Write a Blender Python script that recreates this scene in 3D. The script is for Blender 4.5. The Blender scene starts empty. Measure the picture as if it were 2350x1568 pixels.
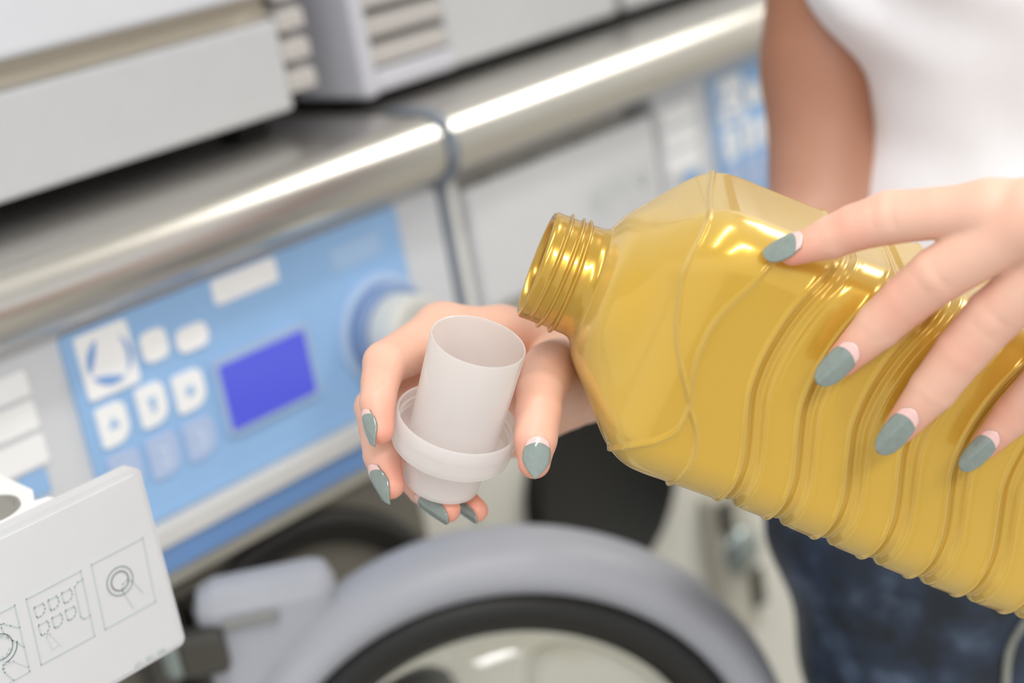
import bpy, bmesh, math, random
import numpy as np
from mathutils import Matrix, Vector, noise

random.seed(4); np.random.seed(4)
SC = bpy.context.scene
COL = SC.collection
PI = math.pi

# ------------------------------------------------------------------ camera
CAM_ROT = np.array([[0.66630, 0.34262, -0.66230],
                    [-0.72637, 0.10020, -0.67995],
                    [-0.16660, 0.93411, 0.31563]])
u_, s_, v_ = np.linalg.svd(CAM_ROT)
CAM_ROT = u_ @ v_                                    # right, up, back as columns
CAM_LOC = np.array([0.0, -0.830, 1.350])
cam_data = bpy.data.cameras.new('camera')
cam = bpy.data.objects.new('camera', cam_data)
COL.objects.link(cam)
M4 = Matrix.Identity(4)
for i in range(3):
    for j in range(3):
        M4[i][j] = float(CAM_ROT[i, j])
    M4[i][3] = float(CAM_LOC[i])
cam.matrix_world = M4
cam_data.sensor_width = 36.0
cam_data.lens = 3600 / 2350 * 36.0
cam_data.clip_start = 0.02
cam_data.dof.use_dof = True
cam_data.dof.focus_distance = 0.664
cam_data.dof.aperture_fstop = 3.8
SC.camera = cam

# ------------------------------------------------------------------ world, lamps, exposure
world = bpy.data.worlds.new('world')
SC.world = world
world.use_nodes = True
bg = world.node_tree.nodes['Background']
bg.inputs[0].default_value = (0.92, 0.955, 1.0, 1)
bg.inputs[1].default_value = 0.95


def area(name, loc, target, sx, sy, power, col=(1, 0.97, 0.92)):
    l = bpy.data.lights.new(name, 'AREA')
    l.shape = 'RECTANGLE'
    l.size = sx
    l.size_y = sy
    l.energy = power
    l.color = col
    o = bpy.data.objects.new(name, l)
    o.location = loc
    d = Vector(target) - Vector(loc)
    o.rotation_euler = d.to_track_quat('-Z', 'Y').to_euler()
    COL.objects.link(o)
    return o


area('ceiling_light_strip', (0.0, -0.70, 2.62), (0.0, -0.70, 0), 1.6, 0.16, 14, (1, 0.99, 0.97))
area('ceiling_light_strip', (2.42, -1.00, 2.62), (2.42, -1.00, 0), 1.0, 1.0, 38, (1, 0.97, 0.91))
area('ceiling_light_strip', (-0.6, -2.3, 2.62), (-0.6, -2.3, 0), 1.8, 0.40, 52, (1, 0.99, 0.97))  # unseen lamp added as frontal fill for the machine panels
SC.view_settings.view_transform = 'Standard'
SC.view_settings.look = 'None'
SC.view_settings.gamma = 1.0
SC.view_settings.use_curve_mapping = False
SC.view_settings.exposure = 0.10


# ------------------------------------------------------------------ materials
def lin(c):
    return tuple(((v / 255) / 12.92) if v / 255 <= 0.04045 else (((v / 255) + 0.055) / 1.055) ** 2.4 for v in c) + (1.0,)


def base_mat(name):
    m = bpy.data.materials.new(name)
    m.use_nodes = True
    nt = m.node_tree
    return m, nt, nt.nodes['Principled BSDF']


def mat(name, rgb, rough=0.5, metal=0.0, var=0.015, scale=40.0, bump=0.0, bscale=200.0, coat=0.0, stretch=None):
    """procedural principled: a colour that wanders a little with noise, optional fine relief"""
    m, nt, p = base_mat(name)
    N, L = nt.nodes, nt.links
    tc = N.new('ShaderNodeTexCoord')
    src = tc.outputs['Object']
    if stretch:
        mp = N.new('ShaderNodeMapping')
        mp.inputs['Scale'].default_value = stretch
        L.new(src, mp.inputs[0])
        src = mp.outputs[0]
    no = N.new('ShaderNodeTexNoise')
    no.inputs['Scale'].default_value = scale
    no.inputs['Detail'].default_value = 3
    L.new(src, no.inputs['Vector'])
    ra = N.new('ShaderNodeValToRGB')
    c = lin(rgb)
    ra.color_ramp.elements[0].position = 0.3
    ra.color_ramp.elements[1].position = 0.7
    ra.color_ramp.elements[0].color = tuple(max(0, v * (1 - var)) for v in c[:3]) + (1,)
    ra.color_ramp.elements[1].color = tuple(min(1, v * (1 + var)) for v in c[:3]) + (1,)
    L.new(no.outputs['Fac'], ra.inputs[0])
    L.new(ra.outputs[0], p.inputs['Base Color'])
    p.inputs['Roughness'].default_value = rough
    p.inputs['Metallic'].default_value = metal
    p.inputs['Coat Weight'].default_value = coat
    if bump:
        n2 = N.new('ShaderNodeTexNoise')
        n2.inputs['Scale'].default_value = bscale
        n2.inputs['Detail'].default_value = 4
        L.new(src, n2.inputs['Vector'])
        b = N.new('ShaderNodeBump')
        b.inputs['Strength'].default_value = bump
        b.inputs['Distance'].default_value = 0.002
        L.new(n2.outputs['Fac'], b.inputs['Height'])
        L.new(b.outputs[0], p.inputs['Normal'])
    return m


MT = {}
MT['white_panel'] = mat('white_enamel', (226, 225, 221), 0.45)
MT['cream_panel'] = mat('cream_enamel', (228, 226, 216), 0.45)
MT['fascia'] = mat('grey_fascia', (205, 207, 211), 0.45)
MT['bar'] = mat('grey_bar', (200, 199, 196), 0.5)
MT['blue'] = mat('blue_panel', (144, 182, 224), 0.4)
MT['blue_dark'] = mat('blue_strip', (120, 160, 214), 0.4)
MT['white_plastic'] = mat('white_plastic', (238, 238, 238), 0.35)
MT['pale_key'] = mat('pale_blue_key', (172, 190, 222), 0.4)
MT['key_glyph'] = mat('key_glyph', (150, 185, 222), 0.4)
MT['glyph_pale'] = mat('pale_print', (200, 215, 232), 0.4)
MT['drawer_white'] = mat('drawer_white', (208, 208, 210), 0.3, coat=0.3)
MT['print'] = mat('grey_green_print', (184, 195, 193), 0.6)
MT['print_faint'] = mat('faint_print', (205, 210, 210), 0.6)
MT['bezel'] = mat('bezel_blue_grey', (160, 182, 212), 0.4)
MT['steel'] = mat('stainless_steel', (205, 202, 196), 0.30, 1.0, var=0.06, scale=8, stretch=(1, 30, 30), bump=0.03, bscale=60)
MT['chrome'] = mat('satin_chrome', (222, 222, 216), 0.4, 0.3)
MT['knob_blue'] = mat('knob_ring_slate', (112, 136, 176), 0.45)
MT['dark'] = mat('dark_recess', (22, 22, 18), 0.7)
MT['hinge_grey'] = mat('hinge_grey', (138, 138, 136), 0.5)
MT['drum_steel'] = mat('drum_steel', (150, 150, 150), 0.35, 0.6)
MT['cup_grey'] = mat('tray_cup_grey', (140, 138, 132), 0.5)
MT['recess'] = mat('recess_grey_brown', (122, 118, 108), 0.6)  # tone for the shade painted on the machine front below the lip
MT['dark_metal'] = mat('dark_hinge_metal', (84, 82, 76), 0.4, 0.6)
MT['pin_metal'] = mat('pale_hinge_pin', (150, 160, 158), 0.35, 0.7)
MT['seam'] = mat('grey_rubber_seam', (120, 128, 138), 0.6)
MT['door_ring'] = mat('door_ring_grey', (172, 174, 182), 0.4)
MT['gasket'] = mat('black_rubber', (22, 22, 20), 0.45, bump=0.05)
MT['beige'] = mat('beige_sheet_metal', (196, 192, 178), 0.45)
MT['box_white'] = mat('box_white', (182, 183, 185), 0.5)
MT['box_upper'] = mat('box_upper_grey', (200, 202, 207), 0.5)
MT['box_recess'] = mat('box_recess_beige', (196, 186, 168), 0.6)
MT['box_grey'] = mat('box_grey', (186, 186, 194), 0.5)
MT['slat'] = mat('slat_grey', (176, 172, 168), 0.5)
MT['wall'] = mat('wall_paint', (232, 230, 224), 0.8, bump=0.05)
MT['floor'] = mat('floor_vinyl', (176, 172, 164), 0.5, var=0.12, scale=12)
MT['ceil'] = mat('ceiling_paint', (236, 236, 233), 0.9)
MT['polish'] = mat('grey_green_nail_polish', (130, 142, 136), 0.14, coat=0.9, var=0.06, scale=300)
MT['nail_bare'] = mat('bare_nail', (234, 192, 186), 0.25, coat=0.4)
MT['seam_thread'] = mat('pale_seam_thread', (150, 152, 142), 0.8)
MT['trainer'] = mat('white_canvas', (222, 220, 214), 0.8, bump=0.2)


def screen_mat():
    m, nt, p = base_mat('blue_lcd')
    c = lin((92, 98, 206))
    p.inputs['Base Color'].default_value = lin((66, 72, 180))
    p.inputs['Emission Color'].default_value = c
    p.inputs['Emission Strength'].default_value = 0.42
    p.inputs['Roughness'].default_value = 0.15
    return m


MT['screen'] = screen_mat()


def skin_mat():
    m, nt, p = base_mat('skin')
    N, L = nt.nodes, nt.links
    at = N.new('ShaderNodeAttribute')
    at.attribute_name = 'flush'
    mix = N.new('ShaderNodeMix')
    mix.data_type = 'RGBA'
    mix.inputs[6].default_value = lin((229, 185, 163))
    mix.inputs[7].default_value = lin((228, 146, 124))
    tc = N.new('ShaderNodeTexCoord')
    no = N.new('ShaderNodeTexNoise')
    no.inputs['Scale'].default_value = 55
    no.inputs['Detail'].default_value = 4
    L.new(tc.outputs['Object'], no.inputs['Vector'])
    ma = N.new('ShaderNodeMath')
    ma.operation = 'MULTIPLY_ADD'
    ma.inputs[1].default_value = 0.55
    ma.inputs[2].default_value = -0.2
    L.new(no.outputs['Fac'], ma.inputs[0])
    ad = N.new('ShaderNodeMath')
    ad.operation = 'ADD'
    ad.use_clamp = True
    L.new(at.outputs['Fac'], ad.inputs[0])
    L.new(ma.outputs[0], ad.inputs[1])
    L.new(ad.outputs[0], mix.inputs[0])
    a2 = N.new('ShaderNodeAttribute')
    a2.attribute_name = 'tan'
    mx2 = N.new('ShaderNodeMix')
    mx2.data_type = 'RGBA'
    mx2.inputs[7].default_value = lin((156, 106, 80))  # darker skin colour that paints shade onto the arms
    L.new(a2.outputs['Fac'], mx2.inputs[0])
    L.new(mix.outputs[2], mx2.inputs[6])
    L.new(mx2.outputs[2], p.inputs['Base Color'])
    p.inputs['Roughness'].default_value = 0.48
    p.inputs['Subsurface Weight'].default_value = 0.35
    p.inputs['Subsurface Radius'].default_value = (1.0, 0.35, 0.2)
    p.inputs['Subsurface Scale'].default_value = 0.004
    n2 = N.new('ShaderNodeTexNoise')
    n2.inputs['Scale'].default_value = 900
    n2.inputs['Detail'].default_value = 3
    L.new(tc.outputs['Object'], n2.inputs['Vector'])
    b = N.new('ShaderNodeBump')
    b.inputs['Strength'].default_value = 0.12
    b.inputs['Distance'].default_value = 0.0006
    L.new(n2.outputs['Fac'], b.inputs['Height'])
    L.new(b.outputs[0], p.inputs['Normal'])
    return m


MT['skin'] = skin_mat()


def gold_mat(name, rgb, sheen, tint, see=0.12, trans=0.3, metal=0.35, rough=0.28):
    m, nt, p = base_mat(name)
    N, L = nt.nodes, nt.links
    out = N['Material Output']
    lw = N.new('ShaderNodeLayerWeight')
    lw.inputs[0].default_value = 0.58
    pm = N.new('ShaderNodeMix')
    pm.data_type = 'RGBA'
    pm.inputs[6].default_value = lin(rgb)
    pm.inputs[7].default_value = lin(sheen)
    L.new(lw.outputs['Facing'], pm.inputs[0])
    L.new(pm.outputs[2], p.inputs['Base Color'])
    p.inputs['Metallic'].default_value = metal
    p.inputs['Roughness'].default_value = rough
    p.inputs['Coat Weight'].default_value = 1.0
    p.inputs['Coat Roughness'].default_value = 0.07
    tr = N.new('ShaderNodeBsdfTranslucent')
    tr.inputs[0].default_value = lin(tint)
    m1 = N.new('ShaderNodeMixShader')
    m1.inputs[0].default_value = trans
    L.new(p.outputs[0], m1.inputs[1])
    L.new(tr.outputs[0], m1.inputs[2])
    tp = N.new('ShaderNodeBsdfTransparent')
    tp.inputs[0].default_value = lin(tint)
    m2 = N.new('ShaderNodeMixShader')
    m2.inputs[0].default_value = see
    L.new(m1.outputs[0], m2.inputs[1])
    L.new(tp.outputs[0], m2.inputs[2])
    L.new(m2.outputs[0], out.inputs[0])
    return m


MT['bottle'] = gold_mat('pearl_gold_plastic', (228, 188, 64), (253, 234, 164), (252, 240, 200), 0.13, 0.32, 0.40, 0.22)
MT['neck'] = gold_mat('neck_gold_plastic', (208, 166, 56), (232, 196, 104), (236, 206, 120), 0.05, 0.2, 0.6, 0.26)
MT['liquid'] = mat('golden_liquid', (230, 198, 80), 0.4, var=0.02)


def pp_mat():
    m, nt, p = base_mat('milky_polypropylene')
    N, L = nt.nodes, nt.links
    out = N['Material Output']
    p.inputs['Base Color'].default_value = lin((250, 249, 248))
    p.inputs['Roughness'].default_value = 0.14
    p.inputs['Coat Weight'].default_value = 0.5
    p.inputs['Coat Roughness'].default_value = 0.05
    tr = N.new('ShaderNodeBsdfTranslucent')
    tr.inputs[0].default_value = lin((250, 246, 244))
    m1 = N.new('ShaderNodeMixShader')
    m1.inputs[0].default_value = 0.5
    L.new(p.outputs[0], m1.inputs[1])
    L.new(tr.outputs[0], m1.inputs[2])
    tp = N.new('ShaderNodeBsdfTransparent')
    tp.inputs[0].default_value = (0.97, 0.96, 0.96, 1)
    m2 = N.new('ShaderNodeMixShader')
    m2.inputs[0].default_value = 0.42
    L.new(m1.outputs[0], m2.inputs[1])
    L.new(tp.outputs[0], m2.inputs[2])
    L.new(m2.outputs[0], out.inputs[0])
    return m


MT['pp'] = pp_mat()


def glass_mat():
    m, nt, p = base_mat('door_glass')
    p.inputs['Base Color'].default_value = (0.97, 0.98, 0.95, 1)
    p.inputs['Roughness'].default_value = 0.03
    p.inputs['Transmission Weight'].default_value = 1.0
    p.inputs['IOR'].default_value = 1.45
    return m


MT['glass'] = glass_mat()


def denim_mat():
    m, nt, p = base_mat('acid_wash_denim')
    N, L = nt.nodes, nt.links
    tc = N.new('ShaderNodeTexCoord')
    no = N.new('ShaderNodeTexNoise')
    no.inputs['Scale'].default_value = 34
    no.inputs['Detail'].default_value = 5
    no.inputs['Roughness'].default_value = 0.6
    L.new(tc.outputs['Object'], no.inputs['Vector'])
    ra = N.new('ShaderNodeValToRGB')
    e = ra.color_ramp.elements
    e[0].position, e[0].color = 0.36, lin((24, 33, 46))
    e[1].position, e[1].color = 0.72, lin((86, 102, 126))
    e.new(0.52).color = lin((40, 54, 76))
    L.new(no.outputs['Fac'], ra.inputs[0])
    L.new(ra.outputs[0], p.inputs['Base Color'])
    p.inputs['Roughness'].default_value = 0.5
    w = N.new('ShaderNodeTexWave')
    w.inputs['Scale'].default_value = 400
    L.new(tc.outputs['Object'], w.inputs['Vector'])
    b = N.new('ShaderNodeBump')
    b.inputs['Strength'].default_value = 0.2
    b.inputs['Distance'].default_value = 0.0005
    L.new(w.outputs['Fac'], b.inputs['Height'])
    L.new(b.outputs[0], p.inputs['Normal'])
    return m


MT['denim'] = denim_mat()
MT['shirt'] = mat('white_jersey', (240, 241, 246), 0.85, bump=0.15, bscale=900)


# ------------------------------------------------------------------ mesh helpers
def link(name, me, parent=None, smooth=False, mats=()):
    o = bpy.data.objects.new(name, me)
    for m in mats:
        me.materials.append(m)
    if smooth:
        me.polygons.foreach_set('use_smooth', [True] * len(me.polygons))
        if smooth == 'sharp':
            me.set_sharp_from_angle(angle=math.radians(35))
    COL.objects.link(o)
    if parent:
        o.parent = parent
    return o


def obj(name, bm, m, parent=None, smooth=False):
    me = bpy.data.meshes.new(name)
    bmesh.ops.recalc_face_normals(bm, faces=bm.faces)
    bm.to_mesh(me)
    bm.free()
    return link(name, me, parent, smooth, (m,))


def tag(o, label, cat, group=None):
    o['label'] = label
    o['category'] = cat
    if group:
        o['group'] = group
    return o


def empty(name, loc, label, cat, group=None):
    o = bpy.data.objects.new(name, None)
    o.location = loc
    o.empty_display_size = 0.05
    COL.objects.link(o)
    return tag(o, label, cat, group)


def add_box(bm, x0, x1, y0, y1, z0, z1, bevel=0.0, seg=2):
    r = bmesh.ops.create_cube(bm, size=1.0)
    for v in r['verts']:
        v.co = Vector(((x0 + x1) / 2 + v.co.x * (x1 - x0), (y0 + y1) / 2 + v.co.y * (y1 - y0), (z0 + z1) / 2 + v.co.z * (z1 - z0)))
    if bevel:
        es = list({e for v in r['verts'] for e in v.link_edges})
        bmesh.ops.bevel(bm, geom=es, offset=bevel, segments=seg, affect='EDGES', profile=0.5)
    return bm


def box(name, m, parent, x0, x1, y0, y1, z0, z1, bevel=0.002, seg=2):
    bm = bmesh.new()
    add_box(bm, x0, x1, y0, y1, z0, z1, bevel, seg)
    return obj(name, bm, m, parent)


def rrect(x0, x1, z0, z1, rtl, rtr, rbr, rbl, n=6):
    """outline of a rectangle in x, z with its own radius at every corner"""
    pts = []
    for cx, cz, r, a0 in ((x1 - rtr, z1 - rtr, rtr, 0), (x0 + rtl, z1 - rtl, rtl, 90), (x0 + rbl, z0 + rbl, rbl, 180), (x1 - rbr, z0 + rbr, rbr, 270)):
        for k in range(n + 1):
            a = math.radians(a0 + 90 * k / n)
            pts.append((cx + r * math.cos(a), cz + r * math.sin(a)))
    return pts


def prism(bm, pts, y0, y1):
    """outline in x, z extruded from the front y0 to the back y1"""
    a = [bm.verts.new((x, y0, z)) for x, z in pts]
    b = [bm.verts.new((x, y1, z)) for x, z in pts]
    n = len(pts)
    bm.faces.new(a)
    bm.faces.new(b[::-1])
    for i in range(n):
        bm.faces.new((a[i], b[i], b[(i + 1) % n], a[(i + 1) % n]))
    return bm


def plate(name, m, parent, pts, y0, y1):
    bm = bmesh.new()
    prism(bm, pts, y0, y1)
    return obj(name, bm, m, parent)


def stroke(bm, pts, w, y, t=0.0003):
    """a printed line of width w following pts in the x, z plane"""
    for (xa, za), (xb, zb) in zip(pts[:-1], pts[1:]):
        d = Vector((xb - xa, zb - za))
        if d.length < 1e-7:
            continue
        d.normalize()
        n = Vector((-d.y, d.x)) * w / 2
        e = d * w / 2
        q = [(xa - e.x + n.x, za - e.y + n.y), (xb + e.x + n.x, zb + e.y + n.y), (xb + e.x - n.x, zb + e.y - n.y), (xa - e.x - n.x, za - e.y - n.y)]
        prism(bm, q, y - t, y + t)


def lathe(bm, prof, org=(0, 0, 0), axis=(0, 0, 1), n=64, closed=False):
    """revolve (radius, height) pairs about an axis"""
    ax = Vector(axis).normalized()
    h = Vector((0, 0, 1)) if abs(ax.z) < 0.9 else Vector((1, 0, 0))
    e1 = ax.cross(h).normalized()
    e2 = ax.cross(e1)
    o = Vector(org)
    rings = []
    for r, z in prof:
        if r < 1e-6:
            rings.append([bm.verts.new(o + ax * z)])
        else:
            rings.append([bm.verts.new(o + ax * z + (e1 * math.cos(2 * PI * k / n) + e2 * math.sin(2 * PI * k / n)) * r) for k in range(n)])
    pr = list(zip(rings[:-1], rings[1:]))
    if closed:
        pr.append((rings[-1], rings[0]))
    for a, b in pr:
        if len(a) == 1 and len(b) == 1:
            continue
        for k in range(n):
            k2 = (k + 1) % n
            if len(a) == 1:
                bm.faces.new((a[0], b[k], b[k2]))
            elif len(b) == 1:
                bm.faces.new((a[k], b[0], a[k2]))
            else:
                bm.faces.new((a[k], b[k], b[k2], a[k2]))
    return bm


def tube(bm, pts, r, n=8):
    pts = [Vector(p) for p in pts]
    rings = []
    for i, p in enumerate(pts):
        d = (pts[min(i + 1, len(pts) - 1)] - pts[max(i - 1, 0)]).normalized()
        h = Vector((0, 0, 1)) if abs(d.z) < 0.9 else Vector((1, 0, 0))
        e1 = d.cross(h).normalized()
        e2 = d.cross(e1)
        rings.append([bm.verts.new(p + (e1 * math.cos(2 * PI * k / n) + e2 * math.sin(2 * PI * k / n)) * r) for k in range(n)])
    for a, b in zip(rings[:-1], rings[1:]):
        for k in range(n):
            bm.faces.new((a[k], b[k], b[(k + 1) % n], a[(k + 1) % n]))
    bm.faces.new(rings[0])
    bm.faces.new(rings[-1][::-1])
    return bm


# ------------------------------------------------------------------ signed distance modelling of bodies
def smin(a, b, k):
    h = np.clip(0.5 + 0.5 * (b - a) / k, 0, 1)
    return b * (1 - h) + a * h - k * h * (1 - h)


def seg(G, a, b, ra, rb):
    X, Y, Z = G
    bx, by, bz = (b[i] - a[i] for i in range(3))
    bb = max(bx * bx + by * by + bz * bz, 1e-9)
    px, py, pz = X - a[0], Y - a[1], Z - a[2]
    t = np.clip((px * bx + py * by + pz * bz) / bb, 0, 1)
    return np.sqrt((px - t * bx) ** 2 + (py - t * by) ** 2 + (pz - t * bz) ** 2) - (ra + t * (rb - ra))


def chain(G, pts, rad, k):
    d = None
    for i in range(len(pts) - 1):
        s = seg(G, pts[i], pts[i + 1], rad[i], rad[i + 1])
        d = s if d is None else smin(d, s, k)
    return d


def grid(lo, hi, h):
    ax = [np.arange(lo[i], hi[i] + h, h, dtype=np.float32) for i in range(3)]
    return (ax[0][:, None, None], ax[1][None, :, None], ax[2][None, None, :])


def surface_nets(Fd, lo, h):
    S = Fd < 0
    c = [(i, j, k) for i in (0, 1) for j in (0, 1) for k in (0, 1)]
    n = Fd.shape
    cnt = np.zeros((n[0] - 1, n[1] - 1, n[2] - 1), np.int8)
    for i, j, k in c:
        cnt += S[i:n[0] - 1 + i, j:n[1] - 1 + j, k:n[2] - 1 + k]
    act = (cnt > 0) & (cnt < 8)
    I = np.argwhere(act)
    idx = -np.ones(act.shape, np.int64)
    idx[act] = np.arange(len(I))
    vals = np.stack([Fd[I[:, 0] + i, I[:, 1] + j, I[:, 2] + k] for i, j, k in c], 1)
    acc = np.zeros((len(I), 3))
    num = np.zeros(len(I))
    for a in range(8):
        for b in range(a + 1, 8):
            if sum(abs(c[a][q] - c[b][q]) for q in range(3)) != 1:
                continue
            m = (vals[:, a] < 0) != (vals[:, b] < 0)
            t = np.where(m, vals[:, a] / np.where(m, vals[:, a] - vals[:, b], 1), 0)
            p = np.array(c[a]) + t[:, None] * (np.array(c[b]) - np.array(c[a]))
            acc += p * m[:, None]
            num += m
    V = (I + acc / num[:, None]) * h + np.array(lo)
    faces = []
    for ax in range(3):
        o1, o2 = [(1, 2), (2, 0), (0, 1)][ax]
        sl0 = [slice(None)] * 3
        sl1 = [slice(None)] * 3
        sl0[ax] = slice(0, -1)
        sl1[ax] = slice(1, None)
        for q in (o1, o2):
            sl0[q] = slice(1, -1)
            sl1[q] = slice(1, -1)
        A, B = S[tuple(sl0)], S[tuple(sl1)]
        E = np.argwhere(A != B)
        if not len(E):
            continue
        flip = A[E[:, 0], E[:, 1], E[:, 2]]
        E = E.copy()
        E[:, o1] += 1
        E[:, o2] += 1

        def cell(d1, d2):
            Q = E.copy()
            Q[:, o1] -= d1
            Q[:, o2] -= d2
            return idx[Q[:, 0], Q[:, 1], Q[:, 2]]
        q = np.stack([cell(1, 1), cell(0, 1), cell(0, 0), cell(1, 0)], 1)
        q[~flip] = q[~flip][:, ::-1]
        faces.append(q)
    Fq = np.concatenate(faces)
    Fq = Fq[(Fq >= 0).all(1)]
    return V, Fq


def relax(V, Fq, it=2, f=0.5):
    e = np.concatenate([Fq[:, [0, 1]], Fq[:, [1, 2]], Fq[:, [2, 3]], Fq[:, [3, 0]]])
    for _ in range(it):
        s = np.zeros_like(V)
        c = np.zeros(len(V))
        np.add.at(s, e[:, 0], V[e[:, 1]])
        np.add.at(s, e[:, 1], V[e[:, 0]])
        np.add.at(c, e[:, 0], 1)
        np.add.at(c, e[:, 1], 1)
        V = V * (1 - f) + f * s / c[:, None]
    return V


def np_mesh(name, V, Fq):
    me = bpy.data.meshes.new(name)
    me.vertices.add(len(V))
    me.vertices.foreach_set('co', np.asarray(V, np.float32).ravel())
    k = Fq.shape[1]
    me.loops.add(len(Fq) * k)
    me.loops.foreach_set('vertex_index', Fq.astype(np.int32).ravel())
    me.polygons.add(len(Fq))
    me.polygons.foreach_set('loop_start', np.arange(0, len(Fq) * k, k, dtype=np.int32))
    me.polygons.foreach_set('loop_total', np.full(len(Fq), k, np.int32))
    me.update(calc_edges=True)
    me.validate()
    return me


# ================================================================== the room
def struct(name, m, *a):
    o = box(name, m, None, *a, bevel=0)
    o['kind'] = 'structure'
    return o


struct('floor', MT['floor'], -3.0, 4.0, -4.0, 0.95, -0.1, 0.0)
struct('ceiling', MT['ceil'], -3.0, 4.0, -4.0, 0.95, 2.7, 2.8)
struct('wall_back', MT['wall'], -3.0, 4.0, 0.85, 0.95, 0.0, 2.7)
struct('wall_right', MT['wall'], 3.9, 4.0, -4.0, 0.85, 0.0, 2.7)


# ================================================================== washing machines
def mm(pts, dx=0.0):
    return [(x / 1000 + dx, z / 1000) for x, z in pts]


PICTO = {
    'frame3': [(312.0, 1060.1), (340.6, 1060.2), (338.5, 1027.5), (309.9, 1027.4), (312.0, 1060.1)],
    'f3a': [(326.5, 1029.8), (323.5, 1040.5), (324.5, 1043.8), (327.2, 1044.8), (329.5, 1042.8), (333.3, 1034.8)],
    'frame2': [(277.8, 1059.7), (306.2, 1059.8), (304.0, 1027.1), (275.7, 1027.4), (277.8, 1059.7)],
    'slot2': [(306.0, 1055.5), (303.1, 1055.4), (301.2, 1054.0), (300.1, 1039.0), (301.2, 1037.5), (304.7, 1037.3)],
    'fin2': [(283.0, 1031.2), (281.7, 1038.4), (282.5, 1039.5), (283.7, 1039.0), (287.3, 1030.7)],
    'nail2': [(283.5, 1031.8), (285.5, 1032.4)],
    'frame1': [(243.0, 1059.5), (271.9, 1059.6), (269.7, 1027.2), (241.0, 1027.2), (243.0, 1059.5)],
    'f1a': [(271.1, 1048.8), (267.4, 1051.7), (264.7, 1054.2), (263.5, 1054.4), (263.2, 1052.7), (263.6, 1049.6), (264.8, 1046.9), (266.5, 1044.5), (268.1, 1043.2), (270.4, 1039.3)],
    'th1': [(260.0, 1037.2), (259.0, 1036.3), (258.4, 1034.6), (258.7, 1032.7), (261.6, 1027.2)],
    'th2': [(263.3, 1035.3), (261.9, 1036.3), (259.9, 1036.1), (259.0, 1034.6), (259.1, 1032.6)],
    'th3': [(262.5, 1037.0), (264.2, 1035.5), (269.8, 1029.5)],
}
for kx, kz, nm in ((280.0, 1049, 'k11'), (287.2, 1049, 'k12'), (294.3, 1049, 'k13'), (279.6, 1040.2, 'k21'), (286.6, 1040.3, 'k22'), (293.7, 1040.4, 'k23')):
    PICTO[nm] = [(kx + 0.4, kz + 5.3), (kx + 4.4, kz + 5.2), (kx + 4.9, kz + 4.0), (kx + 4.8, kz + 2.2), (kx + 3.6, kz + 0.6), (kx + 1.6, kz - 0.1), (kx + 0.3, kz), (kx, kz + 0.6), (kx, kz + 4.8), (kx + 0.4, kz + 5.3)]


def ring_pts(cx, cz, r, a0=0, a1=360, n=36):
    return [(cx + r * math.cos(math.radians(a0 + (a1 - a0) * k / n)), cz + r * math.sin(math.radians(a0 + (a1 - a0) * k / n))) for k in range(n + 1)]


def text_mesh(name, body, size, m, parent, loc, rot, extrude=0.0001):
    cu = bpy.data.curves.new(name, 'FONT')
    cu.body = body
    cu.size = size
    cu.extrude = extrude
    cu.align_x = 'CENTER'
    tmp = bpy.data.objects.new(name, cu)
    COL.objects.link(tmp)
    dg = bpy.context.evaluated_depsgraph_get()
    me = bpy.data.meshes.new_from_object(tmp.evaluated_get(dg))
    bpy.data.objects.remove(tmp)
    o = link(name, me, parent, False, (m,))
    o.location = loc
    o.rotation_euler = rot
    return o


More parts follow.
